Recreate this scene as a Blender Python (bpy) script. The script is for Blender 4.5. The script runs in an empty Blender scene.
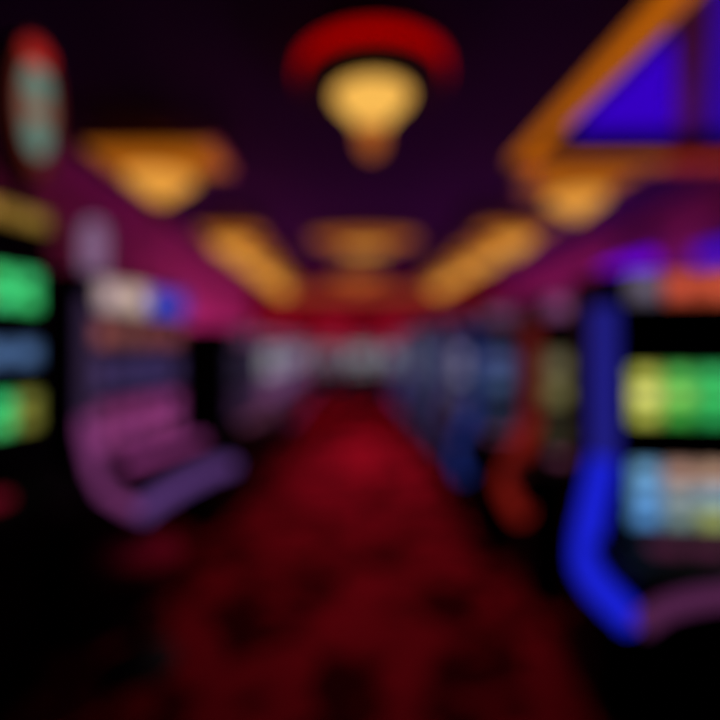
import bpy, math, random
from math import sin, cos, pi, radians
from mathutils import Vector
random.seed(7)
sc = bpy.context.scene
COL = sc.collection

# ------------------------------------------------------------------ materials
def lin(c):
    out = []
    for v in c:
        v = v / 255.0
        out.append(v / 12.92 if v <= 0.04045 else ((v + 0.055) / 1.055) ** 2.4)
    return (out[0], out[1], out[2], 1.0)

_mats = {}
def glow(c, s=1.0):
    """something that gives off light: colour given as displayed sRGB"""
    key = ('g', c, round(s, 3))
    if key in _mats: return _mats[key]
    m = bpy.data.materials.new('lit_%02x%02x%02x' % c); m.use_nodes = True
    nt = m.node_tree; nt.nodes.clear()
    o = nt.nodes.new('ShaderNodeOutputMaterial'); p = nt.nodes.new('ShaderNodeBsdfPrincipled')
    p.inputs['Base Color'].default_value = tuple(v * .06 for v in lin(c)[:3]) + (1,)
    p.inputs['Roughness'].default_value = .35
    p.inputs['Specular IOR Level'].default_value = 0
    p.inputs['Emission Color'].default_value = lin(c)
    p.inputs['Emission Strength'].default_value = s
    nt.links.new(p.outputs[0], o.inputs[0])
    _mats[key] = m
    return m

def paint(name, c, rough=.5, metal=0, spec=.5, var=.15, scale=40):
    """painted / plastic surface with faint procedural unevenness"""
    key = ('p', name)
    if key in _mats: return _mats[key]
    m = bpy.data.materials.new(name); m.use_nodes = True
    nt = m.node_tree; p = nt.nodes['Principled BSDF']
    tc = nt.nodes.new('ShaderNodeTexCoord'); nz = nt.nodes.new('ShaderNodeTexNoise')
    nz.inputs['Scale'].default_value = scale; nz.inputs['Detail'].default_value = 3
    mx = nt.nodes.new('ShaderNodeMix'); mx.data_type = 'RGBA'
    l = lin(c)
    mx.inputs['A'].default_value = tuple(v * (1 - var) for v in l[:3]) + (1,)
    mx.inputs['B'].default_value = tuple(min(1, v * (1 + var)) for v in l[:3]) + (1,)
    nt.links.new(tc.outputs['Object'], nz.inputs['Vector'])
    nt.links.new(nz.outputs[0], mx.inputs['Factor'])
    nt.links.new(mx.outputs['Result'], p.inputs['Base Color'])
    p.inputs['Roughness'].default_value = rough
    p.inputs['Metallic'].default_value = metal
    p.inputs['Specular IOR Level'].default_value = spec
    _mats[key] = m
    return m

def carpet_mat():
    m = bpy.data.materials.new('patterned_carpet'); m.use_nodes = True
    nt = m.node_tree; p = nt.nodes['Principled BSDF']
    tc = nt.nodes.new('ShaderNodeTexCoord')
    n1 = nt.nodes.new('ShaderNodeTexNoise'); n1.inputs['Scale'].default_value = 2.7
    n1.inputs['Detail'].default_value = 1.0; n1.inputs['Distortion'].default_value = 1.3
    r1 = nt.nodes.new('ShaderNodeValToRGB')
    r1.color_ramp.elements[0].position = .43; r1.color_ramp.elements[1].position = .53
    r1.color_ramp.elements[0].color = (.05, .001, .003, 1); r1.color_ramp.elements[1].color = (.30, .006, .018, 1)
    v = nt.nodes.new('ShaderNodeTexVoronoi'); v.inputs['Scale'].default_value = 5.0
    r2 = nt.nodes.new('ShaderNodeValToRGB')
    r2.color_ramp.elements[0].position = .16; r2.color_ramp.elements[1].position = .22
    r2.color_ramp.elements[0].color = (.40, .01, .015, 1); r2.color_ramp.elements[1].color = (0, 0, 0, 1)
    mx = nt.nodes.new('ShaderNodeMix'); mx.data_type = 'RGBA'; mx.blend_type = 'ADD'; mx.inputs['Factor'].default_value = .35
    fz = nt.nodes.new('ShaderNodeTexNoise'); fz.inputs['Scale'].default_value = 900
    bp = nt.nodes.new('ShaderNodeBump'); bp.inputs['Strength'].default_value = .3; bp.inputs['Distance'].default_value = .004
    L = nt.links.new
    for n in (n1, v, fz): L(tc.outputs['Object'], n.inputs['Vector'])
    L(n1.outputs[0], r1.inputs[0]); L(v.outputs['Distance'], r2.inputs[0])
    L(r1.outputs[0], mx.inputs['A']); L(r2.outputs[0], mx.inputs['B'])
    L(mx.outputs['Result'], p.inputs['Base Color'])
    L(fz.outputs[0], bp.inputs['Height']); L(bp.outputs[0], p.inputs['Normal'])
    p.inputs['Roughness'].default_value = .95; p.inputs['Specular IOR Level'].default_value = 0
    return m

BLACK = paint('black_lacquer', (7, 6, 9), .5, 0, .1)
SATIN = paint('black_plastic', (10, 9, 12), .6, 0, .12)
CHROME = paint('dark_chrome', (70, 66, 74), .3, .9)
BRASS = paint('aged_brass', (120, 84, 40), .35, .9)
MAROON = paint('maroon_vinyl', (190, 18, 66), .85, 0, .1)
DRUM = paint('plum_drum_paint', (34, 10, 40), .7, 0, .1)

# ------------------------------------------------------------------ mesh helper
class MB:
    def __init__(s): s.v = []; s.f = []; s.m = []; s.mats = []
    def mi(s, mat):
        if mat not in s.mats: s.mats.append(mat)
        return s.mats.index(mat)
    def poly(s, pts, mat):
        i = len(s.v); s.v += [tuple(p) for p in pts]
        s.f.append(tuple(range(i, i + len(pts)))); s.m.append(s.mi(mat))
    def box(s, x0, x1, y0, y1, z0, z1, mat):
        i = len(s.v)
        s.v += [(x, y, z) for z in (z0, z1) for y in (y0, y1) for x in (x0, x1)]
        for q in ((0, 2, 3, 1), (4, 5, 7, 6), (0, 1, 5, 4), (1, 3, 7, 5), (3, 2, 6, 7), (2, 0, 4, 6)):
            s.f.append(tuple(i + k for k in q)); s.m.append(s.mi(mat))
    def prism(s, poly, axis, a, b, mat):
        """poly: 2-D outline; axis 'x' -> (y,z), 'y' -> (x,z), 'z' -> (x,y)"""
        def P(p, t):
            return {'x': (t, p[0], p[1]), 'y': (p[0], t, p[1]), 'z': (p[0], p[1], t)}[axis]
        n = len(poly); i = len(s.v)
        s.v += [P(p, a) for p in poly] + [P(p, b) for p in poly]
        k = s.mi(mat)
        s.f.append(tuple(i + j for j in range(n))); s.m.append(k)
        s.f.append(tuple(i + n + j for j in reversed(range(n)))); s.m.append(k)
        for j in range(n):
            s.f.append((i + j, i + n + j, i + n + (j + 1) % n, i + (j + 1) % n)); s.m.append(k)
    def lathe(s, prof, mat, c=(0, 0, 0), seg=40, sx=1, sy=1):
        i = len(s.v); n = len(prof); k = s.mi(mat)
        for (r, z) in prof:
            for j in range(seg):
                a = 2 * pi * j / seg
                s.v.append((c[0] + r * cos(a) * sx, c[1] + r * sin(a) * sy, c[2] + z))
        for q in range(n - 1):
            for j in range(seg):
                j2 = (j + 1) % seg
                s.f.append((i + q * seg + j, i + q * seg + j2, i + (q + 1) * seg + j2, i + (q + 1) * seg + j)); s.m.append(k)
        if prof[0][0] > 1e-4: s.f.append(tuple(i + j for j in range(seg))); s.m.append(k)
        if prof[-1][0] > 1e-4: s.f.append(tuple(i + (n - 1) * seg + j for j in range(seg))); s.m.append(k)
    def tube(s, path, r, mat, seg=12, closed=False, squash=1.0):
        pts = [Vector(p) for p in path]; n = len(pts); i = len(s.v); k = s.mi(mat)
        up0 = None
        for q in range(n):
            if closed: t = pts[(q + 1) % n] - pts[q - 1]
            else: t = pts[min(q + 1, n - 1)] - pts[max(q - 1, 0)]
            t.normalize()
            if up0 is None:
                up0 = Vector((0, 0, 1)) if abs(t.z) < .9 else Vector((0, 1, 0))
            a = up0 - t * up0.dot(t); a.normalize(); up0 = a
            b = t.cross(a)
            for j in range(seg):
                g = 2 * pi * j / seg
                s.v.append(tuple(pts[q] + a * (r * cos(g)) + b * (r * squash * sin(g))))
        for q in range(n if closed else n - 1):
            q2 = (q + 1) % n
            for j in range(seg):
                j2 = (j + 1) % seg
                s.f.append((i + q * seg + j, i + q * seg + j2, i + q2 * seg + j2, i + q2 * seg + j)); s.m.append(k)
        if not closed:
            s.f.append(tuple(i + j for j in range(seg))); s.m.append(k)
            s.f.append(tuple(i + (n - 1) * seg + j for j in reversed(range(seg)))); s.m.append(k)
    def build(s, name, parent=None, smooth=False, bevel=0, loc=None):
        me = bpy.data.meshes.new(name); me.from_pydata(s.v, [], s.f)
        for m in s.mats: me.materials.append(m)
        for p, k in zip(me.polygons, s.m):
            p.material_index = k; p.use_smooth = smooth
        import bmesh
        bm = bmesh.new(); bm.from_mesh(me)
        bmesh.ops.recalc_face_normals(bm, faces=bm.faces); bm.to_mesh(me); bm.free()
        o = bpy.data.objects.new(name, me); COL.objects.link(o)
        if parent: o.parent = parent
        if loc: o.location = loc
        if bevel:
            b = o.modifiers.new('bevel', 'BEVEL'); b.width = bevel; b.segments = 2; b.limit_method = 'ANGLE'
        return o

def tag(o, label, cat, group=None):
    o['label'] = label; o['category'] = cat
    if group: o['group'] = group
    return o
def root(name, loc, label, cat, group=None, rz=0):
    o = bpy.data.objects.new(name, None); COL.objects.link(o)
    o.location = loc; o.rotation_euler = (0, 0, rz); o.empty_display_size = .1
    return tag(o, label, cat, group)
def struct(o): o['kind'] = 'structure'; return o

def smooth_path(pts, n=8):
    """Catmull-Rom through pts"""
    P = [Vector(p) for p in pts]; P = [2 * P[0] - P[1]] + P + [2 * P[-1] - P[-2]]
    out = []
    for i in range(1, len(P) - 2):
        for k in range(n):
            t = k / n
            a, b, c, d = P[i - 1], P[i], P[i + 1], P[i + 2]
            out.append(.5 * ((2 * b) + (c - a) * t + (2 * a - 5 * b + 4 * c - d) * t * t + (3 * b - 3 * c + d - a) * t ** 3))
    out.append(P[-2]); return out

# ------------------------------------------------------------------ room
CEIL = 3.2; XL = -2.5; XR = 4.0; YF = -1.6; YE = 13.5
RX, RY0, RY1, RZ = 1.66, 1.2, 4.7, 3.46          # recess in the ceiling: left edge, near / far edge, top
b = MB(); b.box(XL - .15, XR + .15, YF - .15, YE + .15, -.1, 0, carpet_mat()); struct(b.build('floor'))
cm = paint('plum_ceiling_paint', (42, 12, 76), .85, 0, .05, .1, 3)
b = MB()
b.box(XL - .15, RX, YF, YE, CEIL, CEIL + .3, cm)
b.box(RX, XR + .15, YF, RY0, CEIL, CEIL + .3, cm)
b.box(RX, XR + .15, RY1, YE, CEIL, CEIL + .3, cm)
b.box(RX, XR + .15, RY0, RY1, RZ, RZ + .04, cm)
struct(b.build('ceiling'))
wm = paint('magenta_wall_paint', (160, 74, 146), .8, 0, .1, .12, 2)
wr = paint('red_wall_paint', (140, 26, 44), .8, 0, .1, .12, 2)
b = MB(); b.box(XL - .15, XL, YF, YE, 0, CEIL, wm); struct(b.build('wall_left'))
b = MB(); b.box(XR, XR + .15, YF, YE, 0, CEIL, wm); struct(b.build('wall_right'))
b = MB(); b.box(XL - .15, XR + .15, YE, YE + .15, 0, CEIL, wr); struct(b.build('wall_end'))
tm = paint('dark_trim', (40, 14, 22), .5)
b = MB(); b.box(XL, XL + .02, YF, YE, 0, .12, tm); struct(b.build('baseboard_left'))
b = MB(); b.box(XR - .02, XR, YF, YE, 0, .12, tm); struct(b.build('baseboard_right'))
b = MB(); b.box(XL + .02, XR - .02, YE - .02, YE, 0, .12, tm); struct(b.build('baseboard_end'))

# blue backlit panels up in the recess, with a slanting beam between them
def recess_panel(poly, label, c=(56, 0, 200)):
    q = MB(); q.prism(poly, 'z', RZ - .03, RZ, glow(c, .9))
    tag(q.build('blue_ceiling_panel'), label, 'ceiling light', 'blue panels in the ceiling recess')
recess_panel([(RX + .44, 3.21), (3.09, RY1 - .06), (RX + .44, RY1 - .06)],
             'large blue backlit ceiling panel right behind the slanting amber strip')
recess_panel([(RX + .44, RY0 + .02), (XR - .02, RY0 + .02), (XR - .02, RY1 - .06), (3.32, RY1 - .06), (RX + .44, 2.84)],
             'dimmer blue ceiling panel cut off by the upper right edge of the photo', (48, 6, 160))
b = MB(); b.prism([(RX, 2.21), (3.31, RY1), (3.10, RY1), (RX, 2.49)], 'z', RZ - .09, RZ, paint('violet_beam_paint', (90, 24, 90), .7))
struct(b.build('trim_1'))
# lit coves round the recess
b = MB(); b.box(RX - .12, RX + .04, RY0, RY1 + .02, CEIL - .06, CEIL, glow((182, 94, 10), 1.0))
tag(b.build('cove_light', bevel=.02), 'amber cove light strip slanting across the upper right ceiling', 'cove light')
b = MB(); b.box(RX + .05, 3.0, RY1 - .08, RY1 + .09, CEIL - .06, CEIL, glow((180, 88, 10), .9))
tag(b.build('cove_light', bevel=.02), 'amber horizontal cove strip below the blue ceiling panel, above the right bowl lamp', 'cove light')
b = MB(); b.box(3.01, XR - .01, RY1 - .08, RY1 + .09, CEIL - .06, CEIL, glow((170, 48, 20), .9))
tag(b.build('cove_light', bevel=.02), 'red-orange cove strip at the right photo edge below the blue panels', 'cove light')

# ------------------------------------------------------------------ lamps
def bowl_profile(r, h):
    pts = [(r * .9, 0), (r, -.02 * h)]
    for k in range(1, 9):
        t = k / 8
        pts.append((r * (1 - t) ** .8 * (1 - .12 * sin(pi * t)) + .07 * r, -h * (.05 + .95 * t)))
    return pts
def finial(q, x, y, z, mat, s=1.0):
    q.lathe([(.0, .02 * s), (.065 * s, .0), (.06 * s, -.05 * s), (.035 * s, -.075 * s), (.05 * s, -.1 * s), (.02 * s, -.135 * s), (0, -.14 * s)], mat, (x, y, z), 24)

def centre_lamp(x, y, label):
    t = root('pendant_lamp', (x, y, CEIL), label, 'ceiling lamp')
    q = MB(); q.lathe([(.445, 0), (.445, -.16), (.42, -.18), (.0, -.18)], DRUM, seg=56); q.build('ceiling_drum', t, True).modifiers.new('e', 'EDGE_SPLIT')
    q = MB(); q.lathe([(.445, -.045), (.455, -.04), (.46, -.085), (.455, -.13), (.445, -.125)], glow((182, 0, 0), 1.0), seg=72)
    q.build('neon_ring', t, True)
    q = MB(); q.lathe([(.03, -.175), (.03, -.26), (.0, -.26)], BRASS, seg=16); q.build('rod', t, True)
    q = MB(); q.lathe(bowl_profile(.24, .25), glow((250, 188, 86), 1.0), (0, 0, -.20)); q.build('glass_bowl', t, True)
    q = MB(); q.lathe([(.085, -.41), (.085, -.47), (.07, -.53), (.04, -.57), (0, -.58)], glow((176, 92, 36), .9), seg=24); q.build('glass_tip', t, True)
    return t
centre_lamp(.16, 3.1, 'amber bowl pendant inside a glowing red neon ring, top centre')

def side_lamp(x, y, label, group, w=.62, d=.30, drop=.03, tz=.06):
    t = root('tray_lamp', (x, y, CEIL), label, 'ceiling lamp', group)
    q = MB(); q.lathe([(.09, 0), (.09, -.02), (.03, -.03), (.03, -tz - .02), (0, -tz - .02)], BRASS, seg=24); q.build('hanger', t, True)
    q = MB()
    q.prism([(-w, -d), (w, -d), (w, d), (-w, d)], 'z', -tz - .07, -tz, glow((166, 90, 16), 1.0)); q.build('glass_tray', t, bevel=.02)
    q = MB()
    for k in range(4):
        s1 = [(-w - .03, -d - .03, w + .03, -d), (-w - .03, d, w + .03, d + .03), (-w - .03, -d, -w, d), (w, -d, w + .03, d)][k]
        q.box(s1[0], s1[2], s1[1], s1[3], -tz - .05, -tz, BRASS)
    q.build('tray_frame', t)
    q = MB(); q.lathe([(.02, -tz - .06), (.02, -.26 - drop), (0, -.26 - drop)], BRASS, seg=16); q.build('rod', t, True)
    q = MB(); q.lathe(bowl_profile(.285, .20), glow((236, 162, 66), 1.0), (0, 0, -.25 - drop)); q.build('glass_bowl', t, True)
    q = MB(); finial(q, 0, 0, -.462 - drop, BRASS, .8); q.build('finial', t, True)
    return t
nth = ['nearest', 'second', 'third', 'fourth', 'fifth', 'sixth']
for i, yy in enumerate((4.2, 6.85, 8.2, 9.5, 10.8, 12.1)):
    side_lamp(-1.56, yy, 'amber bowl lamp under a glass tray, %s in the left row down the aisle' % nth[i], 'tray lamps, left row', .50 if i == 0 else .40, .30, .10 if i == 0 else .12, .14 if i == 0 else .18)
for i, yy in enumerate((5.0, 6.6, 7.9, 9.2, 10.5, 11.8)):
    side_lamp(2.30 if i == 0 else 2.2, yy, 'amber bowl lamp under a glass tray, %s in the right row down the aisle' % nth[i], 'tray lamps, right row', .46, .30, .03 if i == 0 else .12, .07 if i == 0 else .20)

def dish_lamp(x, y, w, d, label, c):
    t = root('dish_lamp', (x, y, CEIL - .11), label, 'ceiling lamp')
    q = MB(); q.lathe([(.09, .11), (.09, .09), (.03, .05), (.03, -.02), (0, -.02)], BRASS, seg=24); q.build('stem', t, True)
    q = MB(); q.lathe([(.99, 0), (1, -.05), (.9, -.10), (.55, -.15), (.45, -.16)], glow((164, 86, 26), 1.0), seg=48, sx=w, sy=d); q.build('outer_dish', t, True)
    q = MB(); q.lathe([(.45, -.16), (.42, -.19), (.25, -.225), (.08, -.245), (0, -.25)], glow(c, 1.0), seg=40, sx=w, sy=d); q.build('glass_bowl', t, True)
    q = MB(); finial(q, 0, 0, -.245, BRASS, .9); q.build('finial', t, True)
dish_lamp(.28, 7.6, .82, .34, 'wide oval amber ceiling dish in the middle beyond the ringed pendant', (226, 160, 70))
dish_lamp(.30, 12.1, .7, .5, 'small far oval amber ceiling dish in front of the red end wall', (190, 96, 50))

# ------------------------------------------------------------------ end wall
b = MB(); b.box(-1.9, 2.4, YE - .07, YE, 2.72, 2.98, glow((150, 62, 40), .9))
tag(b.build('cove_light', bevel=.02), 'orange-red light band high across the red end wall', 'cove light')
for x, lab in ((-1.9, 'leftmost'), (-.32, 'middle'), (1.35, 'rightmost')):
    t = root('light_panel', (x, YE, 1.78), 'red backlit wall panel on the far end wall, %s of three' % lab, 'wall light', 'red panels on the end wall')
    q = MB(); q.box(-.5, .5, -.05, 0, -.32, .42, BLACK); q.build('frame', t, bevel=.01)
    q = MB(); q.box(-.45, .45, -.065, -.05, -.27, .37, glow((150, 14, 38), .9)); q.build('panel_face', t)

# neon tubes on the side walls, and two added pink wall washers
def neon(x, y0, y1, z, c, s, label, r=.05, off=.1):
    t = root('neon_tube', (x, y0, z), label, 'neon light')
    sx = 1 if x > 0 else -1
    q = MB(); q.tube([(0, 0, 0), (0, (y1 - y0) / 2, 0), (0, y1 - y0, 0)], r, glow(c, s)); q.build('tube', t, True)
    q = MB()
    for yy in (.06, y1 - y0 - .06): q.box(min(0, sx * (off - .004)), max(0, sx * (off - .004)), yy - .02, yy + .02, -.02, .02, CHROME)
    q.build('bracket', t)
neon(XR - .1, 6.4, 7.5, 2.53, (110, 0, 235), 1.3, 'violet neon tube on the right wall above the row of machines', .09)
neon(XR - .1, 5.05, 5.5, 2.42, (40, 10, 200), 1.1, 'short blue neon tube at the right photo edge', .1)
neon(XR - .4, 5.0, 12.5, 1.2, (255, 112, 205), 56.0, 'unseen pink tube added behind the right machines to wash the wall', .03, .4)  # added magenta wash for the right wall, hidden by the cabinets
neon(XL + .4, 6.0, 12.5, 1.05, (255, 118, 165), 60.0, 'unseen pink tube added behind the left machines to wash the wall', .03, .4)  # same added wash for the left wall, kept out of view

# ------------------------------------------------------------------ slot machines
def tiles(q, x0, x1, z0, z1, y, grid, s=1.0, gap=.07):
    """a lit display: one tile with a symbol for each entry of the grid (rows top to bottom)"""
    nr = len(grid)
    for r, row in enumerate(grid):
        nc = len(row)
        za, zb = z1 - (z1 - z0) * (r + 1) / nr, z1 - (z1 - z0) * r / nr
        for c, colr in enumerate(row):
            if colr is None: continue
            xa, xb = x0 + (x1 - x0) * c / nc, x0 + (x1 - x0) * (c + 1) / nc
            g = gap * min(xb - xa, zb - za)
            q.poly([(xa + g, y, za + g), (xb - g, y, za + g), (xb - g, y, zb - g), (xa + g, y, zb - g)], glow(colr, s))
            cx, cz = (xa + xb) / 2, (za + zb) / 2; R = .3 * min(xb - xa, zb - za)
            bright = tuple(min(255, int(v * 1.18 + 14)) for v in colr)
            k = (r * 3 + c) % 3
            if k == 0: pts = [(cx + R * cos(a * pi / 9), cz + R * sin(a * pi / 9)) for a in range(18)]
            elif k == 1: pts = [(cx + R * 1.2, cz), (cx, cz + R * 1.2), (cx - R * 1.2, cz), (cx, cz - R * 1.2)]
            else: pts = [(cx + R * (1.3 if a % 2 else .6) * sin(a * pi / 5), cz - R * (1.3 if a % 2 else .6) * cos(a * pi / 5)) for a in range(10)]
            q.poly([(p[0], y - .002, p[1]) for p in pts], glow(bright, s))

def slot_machine(x, y, deg, label, group, W=.84, H=1.72, p=.36, ov=.12, dz=0.0, led_top=None, led_low=None, lip=None,
                 screens=(), sign=None, sign_z=None, buttons=(120, 60, 90), topper=None, low=False, led_r=.05, led_s=1.0, side_depth=.36, arch_h=.115, lip_r=.028, tp=.0, sign_w=.90, ztop=.80, wedge=.07, btn_end=.72, sides=(-1, 1), btn_s=.8):
    t = root('slot_machine', (x, y, 0), label, 'slot machine', group, radians(deg))
    h = W / 2
    q = MB(); q.box(-h + .05, h - .05, .10, side_depth - .03, 0, .09, SATIN); q.build('plinth', t)
    q = MB(); q.prism([(side_depth, .09), (side_depth, H - .03), (side_depth - .03, H), (.03, H), (0, H - .03), (0, .60), (.07, .54), (.07, .09)], 'x', -h, h, BLACK)
    q.build('cabinet', t, bevel=.012)
    def taper(q):                                   # console narrows towards the player
        q.v = [(v[0] * (1 + (tp / (h + ov)) * min(v[1], 0) / p), v[1], v[2]) for v in q.v]
    # console with an arched apron
    hc = h + ov; zt = ztop + dz; zl = .60 + dz
    arch = [(hc * cos(pi * k / 16) * .96, zl + arch_h * sin(pi * k / 16)) for k in range(1, 16)]
    out = [(-hc, zl), (-hc, zt), (hc, zt), (hc, zl)] + arch
    q = MB(); q.prism(out, 'y', -p, -.002, BLACK)
    q.prism([(-p + .03, zt), (-.002, zt), (-.002, zt + wedge)], 'x', -h, h, SATIN)
    taper(q)
    con = q.build('console', t, bevel=.008)
    if not low:
        n = 6
        for k in range(n):
            bx = -h * .72 + (.72 + btn_end) * h * k / (n - 1); yy = -p * .55; zz = zt + wedge * (p - .03 + yy) / (p - .032)
            q = MB(); q.prism([(bx - .045, yy - .03), (bx + .045, yy - .03), (bx + .045, yy + .03), (bx - .045, yy + .03)], 'z', zz - .01, zz + .022, glow(buttons, btn_s))
            q.build('spin_button' if k == n - 1 else 'button', con, bevel=.005)
        q = MB(); q.box(h * .45, h * .45 + .12, -p - .012, -p, zt - .07, zt - .03, CHROME); q.build('bill_slot', con, bevel=.003)
    # light strips down both front edges, flaring round the console
    for sgn in sides:
        if led_top:
            q = MB(); q.tube(smooth_path([(sgn * h, -.02, H - .13), (sgn * h, -.02, 1.3), (sgn * h, -.02, 1.0 + dz)]), led_r, glow(led_top, led_s))
            q.build('upper_light_strip', t, True)
        if led_low:
            q = MB(); q.tube(smooth_path([(sgn * h, -.02, 1.0 + dz), (sgn * (h + .25 * ov), -.03, .90 + dz), (sgn * (hc - .01), -.10, .70 + dz), (sgn * hc, -.2, .64 + dz), (sgn * (hc - tp * .85), -p + .01, zl)]), led_r, glow(led_low, led_s))
            q.build('lower_light_strip', t, True)
    if lip:
        q = MB(); q.tube([(a, -p - .01, z - .005) for a, z in [(hc, zl)] + arch + [(-hc, zl)]], lip_r, glow(lip, .9)); taper(q); q.build('lip_light', t, True)
    for (z0, z1, wfrac, grid, s) in screens:
        ww = h * wfrac
        q = MB()
        q.box(-ww - .025, ww + .025, -.018, .002, z0 - .025, z1 + .025, SATIN)
        f = q.build('screen_frame', t, bevel=.005)
        q = MB(); q.poly([(-ww, -.020, z0), (ww, -.020, z0), (ww, -.020, z1), (-ww, -.020, z1)], SATIN)
        tiles(q, -ww, ww, z0, z1, -.022, grid, s); q.build('screen', f)
    if sign:
        z0, z1 = sign_z; ww = h * sign_w
        q = MB(); q.box(-ww, ww, -.05, .12, z0, z1, SATIN); f = q.build('sign_box', t, bevel=.01)
        q = MB(); tiles(q, -ww + .02, ww - .02, z0 + .012, z1 - .012, -.053, sign, 1.0, .03); q.build('sign_face', f)
    if not low:
        for sgn in (-1, 1):
            q = MB()
            for k in range(5): q.box(sgn * h * .6 - .07, sgn * h * .6 + .07, -.008, .0, .90 + dz + .012 * k, .905 + dz + .012 * k, CHROME)
            q.build('speaker_grille', t)
    if topper: topper(t, h, H)
    return t

G, Y_, D = (70, 205, 125), (206, 214, 100), (12, 14, 16)
r1_up = [[(170, 174, 70), (80, 180, 80), (56, 180, 95), (70, 205, 145), (50, 190, 110), (70, 200, 120)],
         [(222, 222, 116), (130, 200, 90), (60, 190, 95), (100, 222, 165), (60, 200, 120), (60, 190, 110)],
         [(170, 176, 70), (60, 160, 60), (40, 160, 80), (50, 190, 110), (40, 170, 95), (40, 150, 80)]]
r1_lo = [[(100, 150, 190), (170, 130, 115), (180, 142, 120), (175, 140, 125), (110, 150, 180), (180, 140, 115)],
         [(95, 150, 205), (135, 145, 150), (125, 155, 175), (95, 165, 205), (100, 160, 200), (140, 150, 115)],
         [(80, 135, 195), (115, 135, 135), (155, 165, 100), (130, 150, 140), (110, 130, 160), (150, 145, 110)]]
def dim(grid, f): return [[tuple(int(v * f) for v in c) for c in r] for r in grid]
RG = 'slot machines along the right side of the aisle'
PX, PY, PITCH = 1.338, 1.756, .92
slot_machine(PX, PY, -6, 'large slot machine at right with deep blue light strips and green and yellow screen', RG,
    dz=.05, ztop=.74, wedge=.02, ov=.10, tp=.06, buttons=(84, 36, 64), led_top=(32, 30, 128), led_low=(26, 34, 214), lip=(86, 38, 78), led_r=.045,
    screens=((1.17, 1.375, .80, r1_up, 1.0), (.81, 1.04, .80, r1_lo, .95)),
    sign=[[(84, 76, 92), (176, 68, 46), (180, 72, 46), (205, 80, 50), (190, 66, 56), (120, 100, 110)]], sign_z=(1.585, 1.715))
cfg = [
 ('slot machine with red light strips and yellowish screen, right behind the large blue one', (84, 20, 18), (118, 22, 16), None,
   dim([[(150, 140, 100), (140, 120, 110), (120, 110, 140)], [(160, 150, 90), (150, 130, 100), (110, 100, 130)]], .58), [[(110, 60, 100), (120, 60, 110), (90, 50, 120)]]),
 ('slot machine with navy blue light strips, just beyond the red-lit one', (24, 34, 88), (28, 44, 116), None,
   dim([[(70, 80, 130), (60, 70, 120), (70, 60, 110)], [(60, 80, 120), (70, 70, 130), (60, 60, 100)]], .9), [[(90, 60, 90), (90, 60, 100), (80, 50, 100)]]),
 ('slot machine with grey-lilac screen and violet strips, fourth from the front on the right', (58, 50, 90), (60, 44, 84), None,
   [[(130, 124, 150), (140, 130, 140), (100, 90, 130)], [(120, 120, 140), (140, 130, 130), (90, 90, 120)]], [[(100, 60, 90), (90, 60, 90)]]),
 ('slot machine with dull blue strips, fifth from the front on the right', (44, 50, 84), (40, 44, 84), None,
   [[(90, 100, 140), (100, 100, 130)], [(90, 90, 120), (80, 90, 130)]], [[(90, 60, 100), (100, 60, 100)]]),
 ('slot machine with pale blue strips, sixth from the front on the right', (70, 80, 100), (50, 50, 84), None,
   [[(100, 110, 130), (110, 110, 130)], [(90, 100, 120), (80, 90, 130)]], [[(90, 60, 100), (100, 60, 100)]]),
 ('slot machine with faint violet strips, seventh from the front on the right', (80, 60, 92), (60, 40, 100), None,
   [[(110, 100, 130), (110, 110, 120)], [(90, 100, 120), (90, 90, 130)]], [[(90, 60, 100), (100, 60, 100)]]),
 ('slot machine with slate blue strips, last in the right row by the end wall', (60, 60, 92), (50, 50, 100), None,
   [[(100, 110, 120), (110, 110, 120)], [(90, 100, 110), (90, 90, 120)]], [[(90, 60, 90), (90, 60, 90)]]),
]
for i, (lab, lt, ll, lp, scn, sg) in enumerate(cfg):
    slot_machine(PX, PY + PITCH * (i + 1), -6, lab, RG, led_top=lt, led_low=ll, lip=lp, led_r=.052,
        screens=((1.12, 1.42, .86, scn, 1.0), (.84, 1.05, .86, dim(scn, .55), 1.0)), sign=sg, sign_z=(1.585, 1.715), low=i > 2, tp=.02, **(dict(W=.68, ov=.15, dz=.05) if i == 0 else {}))

LG = 'slot machines along the left side of the aisle'
# nearest left machine with an oval topper
def oval_topper(t, h, H):
    cz = 2.40
    q = MB(); q.lathe([(.03, H - .01), (.03, 2.16), (0, 2.16)], CHROME, (h - .04, .1, 0), 16); q.build('topper_post', t, True)
    n = 40
    def ell(a, b): return [(h - .04 + a * cos(2 * pi * k / n), cz + b * sin(2 * pi * k / n)) for k in range(n)]
    q = MB(); q.prism(ell(.12, .29), 'y', .03, .15, SATIN); s = q.build('topper', t)
    q = MB()
    q.poly([(a, .027, z) for a, z in ell(.112, .28)], glow((84, 28, 24), 1.0))
    q.poly([(h - .04 + .07 * cos(2 * pi * k / 20), .022, cz + .205 + .055 * sin(2 * pi * k / 20)) for k in range(20)], glow((176, 34, 30), 1.0))
    q.poly([(a, .025, z) for a, z in ell(.078, .20)], glow((128, 92, 76), 1.0))
    for zz in (cz + .09, cz - .12):
        q.poly([(h - .04 + .06 * cos(2 * pi * k / 20), .022, zz + .075 * sin(2 * pi * k / 20)) for k in range(20)], glow((88, 132, 120), 1.0))
    q.build('topper_face', s)
l1a = [[(60, 190, 90), (60, 200, 100), (80, 190, 100), (120, 180, 70), (60, 200, 110), (60, 190, 110)],
       [(70, 190, 100), (60, 190, 100), (90, 190, 90), (150, 190, 90), (60, 205, 120), (60, 200, 110)]]
l1b = [[(60, 190, 110), (70, 190, 100), (60, 200, 120), (50, 200, 120), (50, 195, 110), (120, 122, 50)],
       [(60, 190, 110), (60, 190, 100), (50, 200, 120), (50, 205, 130), (70, 190, 100), (118, 118, 46)]]
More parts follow.
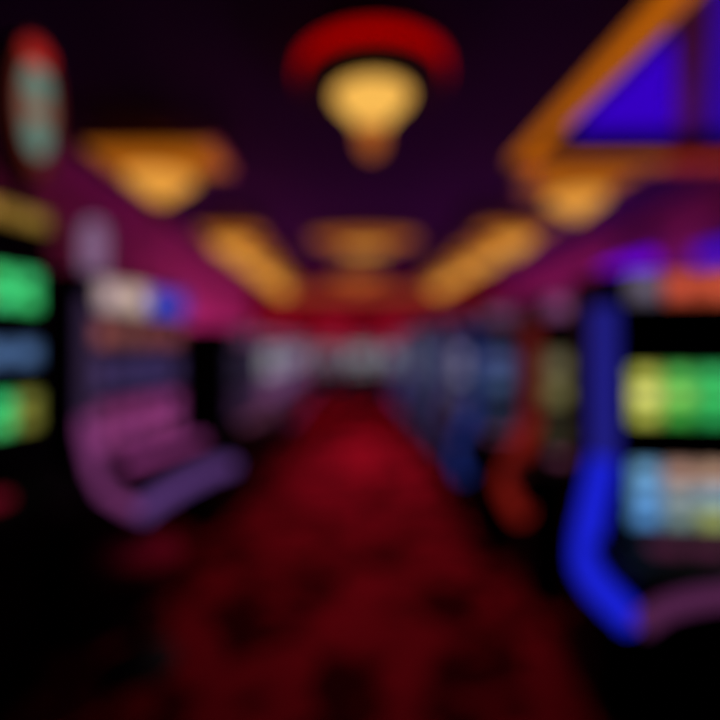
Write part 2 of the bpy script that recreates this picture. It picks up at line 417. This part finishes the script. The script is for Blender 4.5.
slot_machine(-1.29, 1.64, 77, 'slot machine cut off at left edge with green screens and an oval topper', LG, W=.80, H=1.99, p=.20, ov=.02, dz=.10,
    screens=((1.58, 1.735, .82, l1a, 1.0), (1.372, 1.468, .82, [[(64, 92, 134)] * 5], 1.0), (1.128, 1.275, .82, l1b, 1.0)),
    sign=[[(140, 104, 40), (150, 114, 46), (140, 106, 44), (130, 100, 40)]], sign_z=(1.875, 1.97), buttons=(110, 14, 34), btn_end=.12, topper=oval_topper)
# purple machine
def lantern_topper(t, h, H):
    q = MB(); q.lathe([(.03, H), (.055, H + .02), (.062, H + .13), (.055, H + .24), (.02, H + .27), (0, H + .27)], glow((128, 96, 130), 1.0), (-h + .19, .10, 0), 28)
    q.build('topper_lamp', t, True)
pu = [[(110, 44, 90), (120, 46, 100), (130, 50, 105), (124, 48, 108), (128, 50, 110)],
      [(130, 52, 110), (140, 56, 118), (128, 50, 112), (150, 60, 122), (134, 54, 116)]]
pd = [[(66, 50, 96), (58, 46, 92), (70, 56, 108), (60, 48, 100), (66, 50, 96)]]
slot_machine(-1.108, 2.68, 77, 'wide slot machine glowing purple with white and blue sign, left of the aisle', LG, W=.82, H=1.80, dz=.125, ztop=.745, wedge=.04, p=.31, ov=.02,
    led_top=(52, 38, 66), led_low=(120, 54, 110), lip=(98, 62, 130), led_r=.032, arch_h=.03, lip_r=.042, sign_w=.98, sides=(-1,), btn_s=1.0,
    screens=((1.44, 1.57, .9, [[(120, 62, 60), (96, 54, 54), (106, 56, 56), (100, 50, 54), (112, 54, 60)]], 1.1), (1.21, 1.41, .9, pd, .6), (.94, 1.18, .9, pu, .85)),
    sign=[[(176, 150, 150), (190, 164, 148), (60, 66, 186), (54, 60, 186)]], sign_z=(1.60, 1.77), buttons=(150, 60, 130), topper=lantern_topper)
lcfg = [
 ('slot machine with black side panel facing the camera, just past the purple one', (40, 32, 54), (52, 32, 60)),
 ('slot machine with pale grey screen, fourth from the front on the left', (160, 156, 166), (126, 76, 126)),
 ('slot machine with pale lilac screen, fifth from the front on the left', (150, 150, 170), (120, 80, 130)),
 ('slot machine with whitish screen, sixth from the front on the left', (160, 160, 170), (130, 90, 130)),
 ('slot machine with bluish white screen, seventh from the front on the left', (150, 160, 176), (120, 80, 120)),
 ('slot machine with dim white screen, last in the left row by the end wall', (140, 150, 160), (110, 70, 110)),
]
for i, (lab, c1, c2) in enumerate(lcfg):
    g1 = [[c1, tuple(int(v * .9) for v in c1), c1]] * 2; g2 = [[c2, tuple(int(v * .9) for v in c2), c2]] * 2
    slot_machine(-.86, 4.25 + 1.0 * i, 80, lab, LG, W=.80, H=1.60, p=.18, ov=.02, led_top=(84, 60, 100) if i else None, led_low=(100, 50, 100) if i else None, led_r=.03, side_depth=.46 if i == 0 else .38,
        screens=((1.12, 1.42, .88, g1, 1.0), (.86, 1.08, .88, g2, 1.0)), sign=[[(96, 60, 90), (100, 64, 100)]], sign_z=(1.46, 1.58), low=i > 1)

# machines facing down the aisle at the far end
for x, lab, c in ((-.42, 'far slot machine facing the camera at the aisle end, leftmost of three', (120, 116, 126)),
               (.36, 'far slot machine facing the camera at the aisle end, middle of three', (150, 160, 164)),
               (1.14, 'far slot machine facing the camera at the aisle end, rightmost of three', (140, 150, 166))):
    g1 = [[c, tuple(int(v * .85) for v in c), c]] * 2
    slot_machine(x, 11.7, 0, lab, 'slot machines across the far end of the aisle', W=.62, H=1.55, p=.22, ov=.03, led_top=(90, 70, 110), led_low=(70, 50, 90), led_r=.03,
        screens=((1.05, 1.36, .88, g1, 1.0), (.80, 1.0, .88, dim(g1, .8), 1.0)), sign=[[(120, 50, 80), (110, 50, 90)]], sign_z=(1.42, 1.54), low=True)

# ------------------------------------------------------------------ stool tucked under the purple machine
t = root('bar_stool', (-.94, 2.27, 0), 'backless stool with maroon seat tucked under the purple slot machine', 'stool')
b = MB(); b.lathe([(.17, 0), (.175, .012), (.15, .03), (.04, .05), (.0, .05)], SATIN); b.build('base', t, True)
b = MB(); b.lathe([(.028, .04), (.028, .45), (0, .45)], SATIN, seg=20); b.build('column', t, True)
b = MB(); b.tube([(.12 * cos(a * pi / 20), .12 * sin(a * pi / 20), .2) for a in range(40)], .01, SATIN, closed=True)
for a in range(3): b.tube([(0, 0, .2), (.06 * cos(a * 2.094), .06 * sin(a * 2.094), .2), (.12 * cos(a * 2.094), .12 * sin(a * 2.094), .2)], .008, SATIN)
b.build('footrest', t, True)
b = MB(); b.lathe([(.0, .44), (.15, .44), (.185, .46), (.19, .50), (.175, .525), (.10, .535), (0, .537)], MAROON); b.build('seat', t, True)

# ------------------------------------------------------------------ spots added below the lamps to light the carpet
def spot(x, y, z, power, col, ang, sx=1, sy=1, tilt=0):
    l = bpy.data.lights.new('added_carpet_spot', 'SPOT'); l.energy = power; l.color = col
    l.spot_size = radians(ang); l.spot_blend = 1.0; l.shadow_soft_size = .03
    o = bpy.data.objects.new('added_carpet_spot', l); COL.objects.link(o); o.location = (x, y, z); o.scale = (sx, sy, 1); o.rotation_euler = (radians(tilt), 0, 0)
spot(.16, 3.1, 2.56, 34, (1, .66, .5), 124, 1.25, 1, 8)
spot(.28, 7.6, 2.52, 330, (1, .6, .75), 84, .55, 1.25, -30)
spot(.30, 12.1, 2.52, 160, (1, .5, .9), 80)

# ------------------------------------------------------------------ world, camera
w = bpy.data.worlds.new('world'); sc.world = w; w.use_nodes = True
w.node_tree.nodes['Background'].inputs[0].default_value = (.02, .0, .03, 1)
w.node_tree.nodes['Background'].inputs[1].default_value = .05
cam = bpy.data.cameras.new('camera'); co = bpy.data.objects.new('camera', cam); COL.objects.link(co)
co.location = (0, 0, 1.45); co.rotation_euler = (radians(90), 0, 0)
cam.sensor_width = 36; cam.lens = 25; cam.shift_x = 14 / 720; cam.shift_y = -15 / 720
cam.clip_start = .01
cam.dof.use_dof = True; cam.dof.focus_distance = .30; cam.dof.aperture_fstop = .98
sc.camera = co
vs = sc.view_settings; vs.view_transform = 'Standard'; vs.look = 'None'; vs.exposure = 0; vs.gamma = 1; vs.use_curve_mapping = False
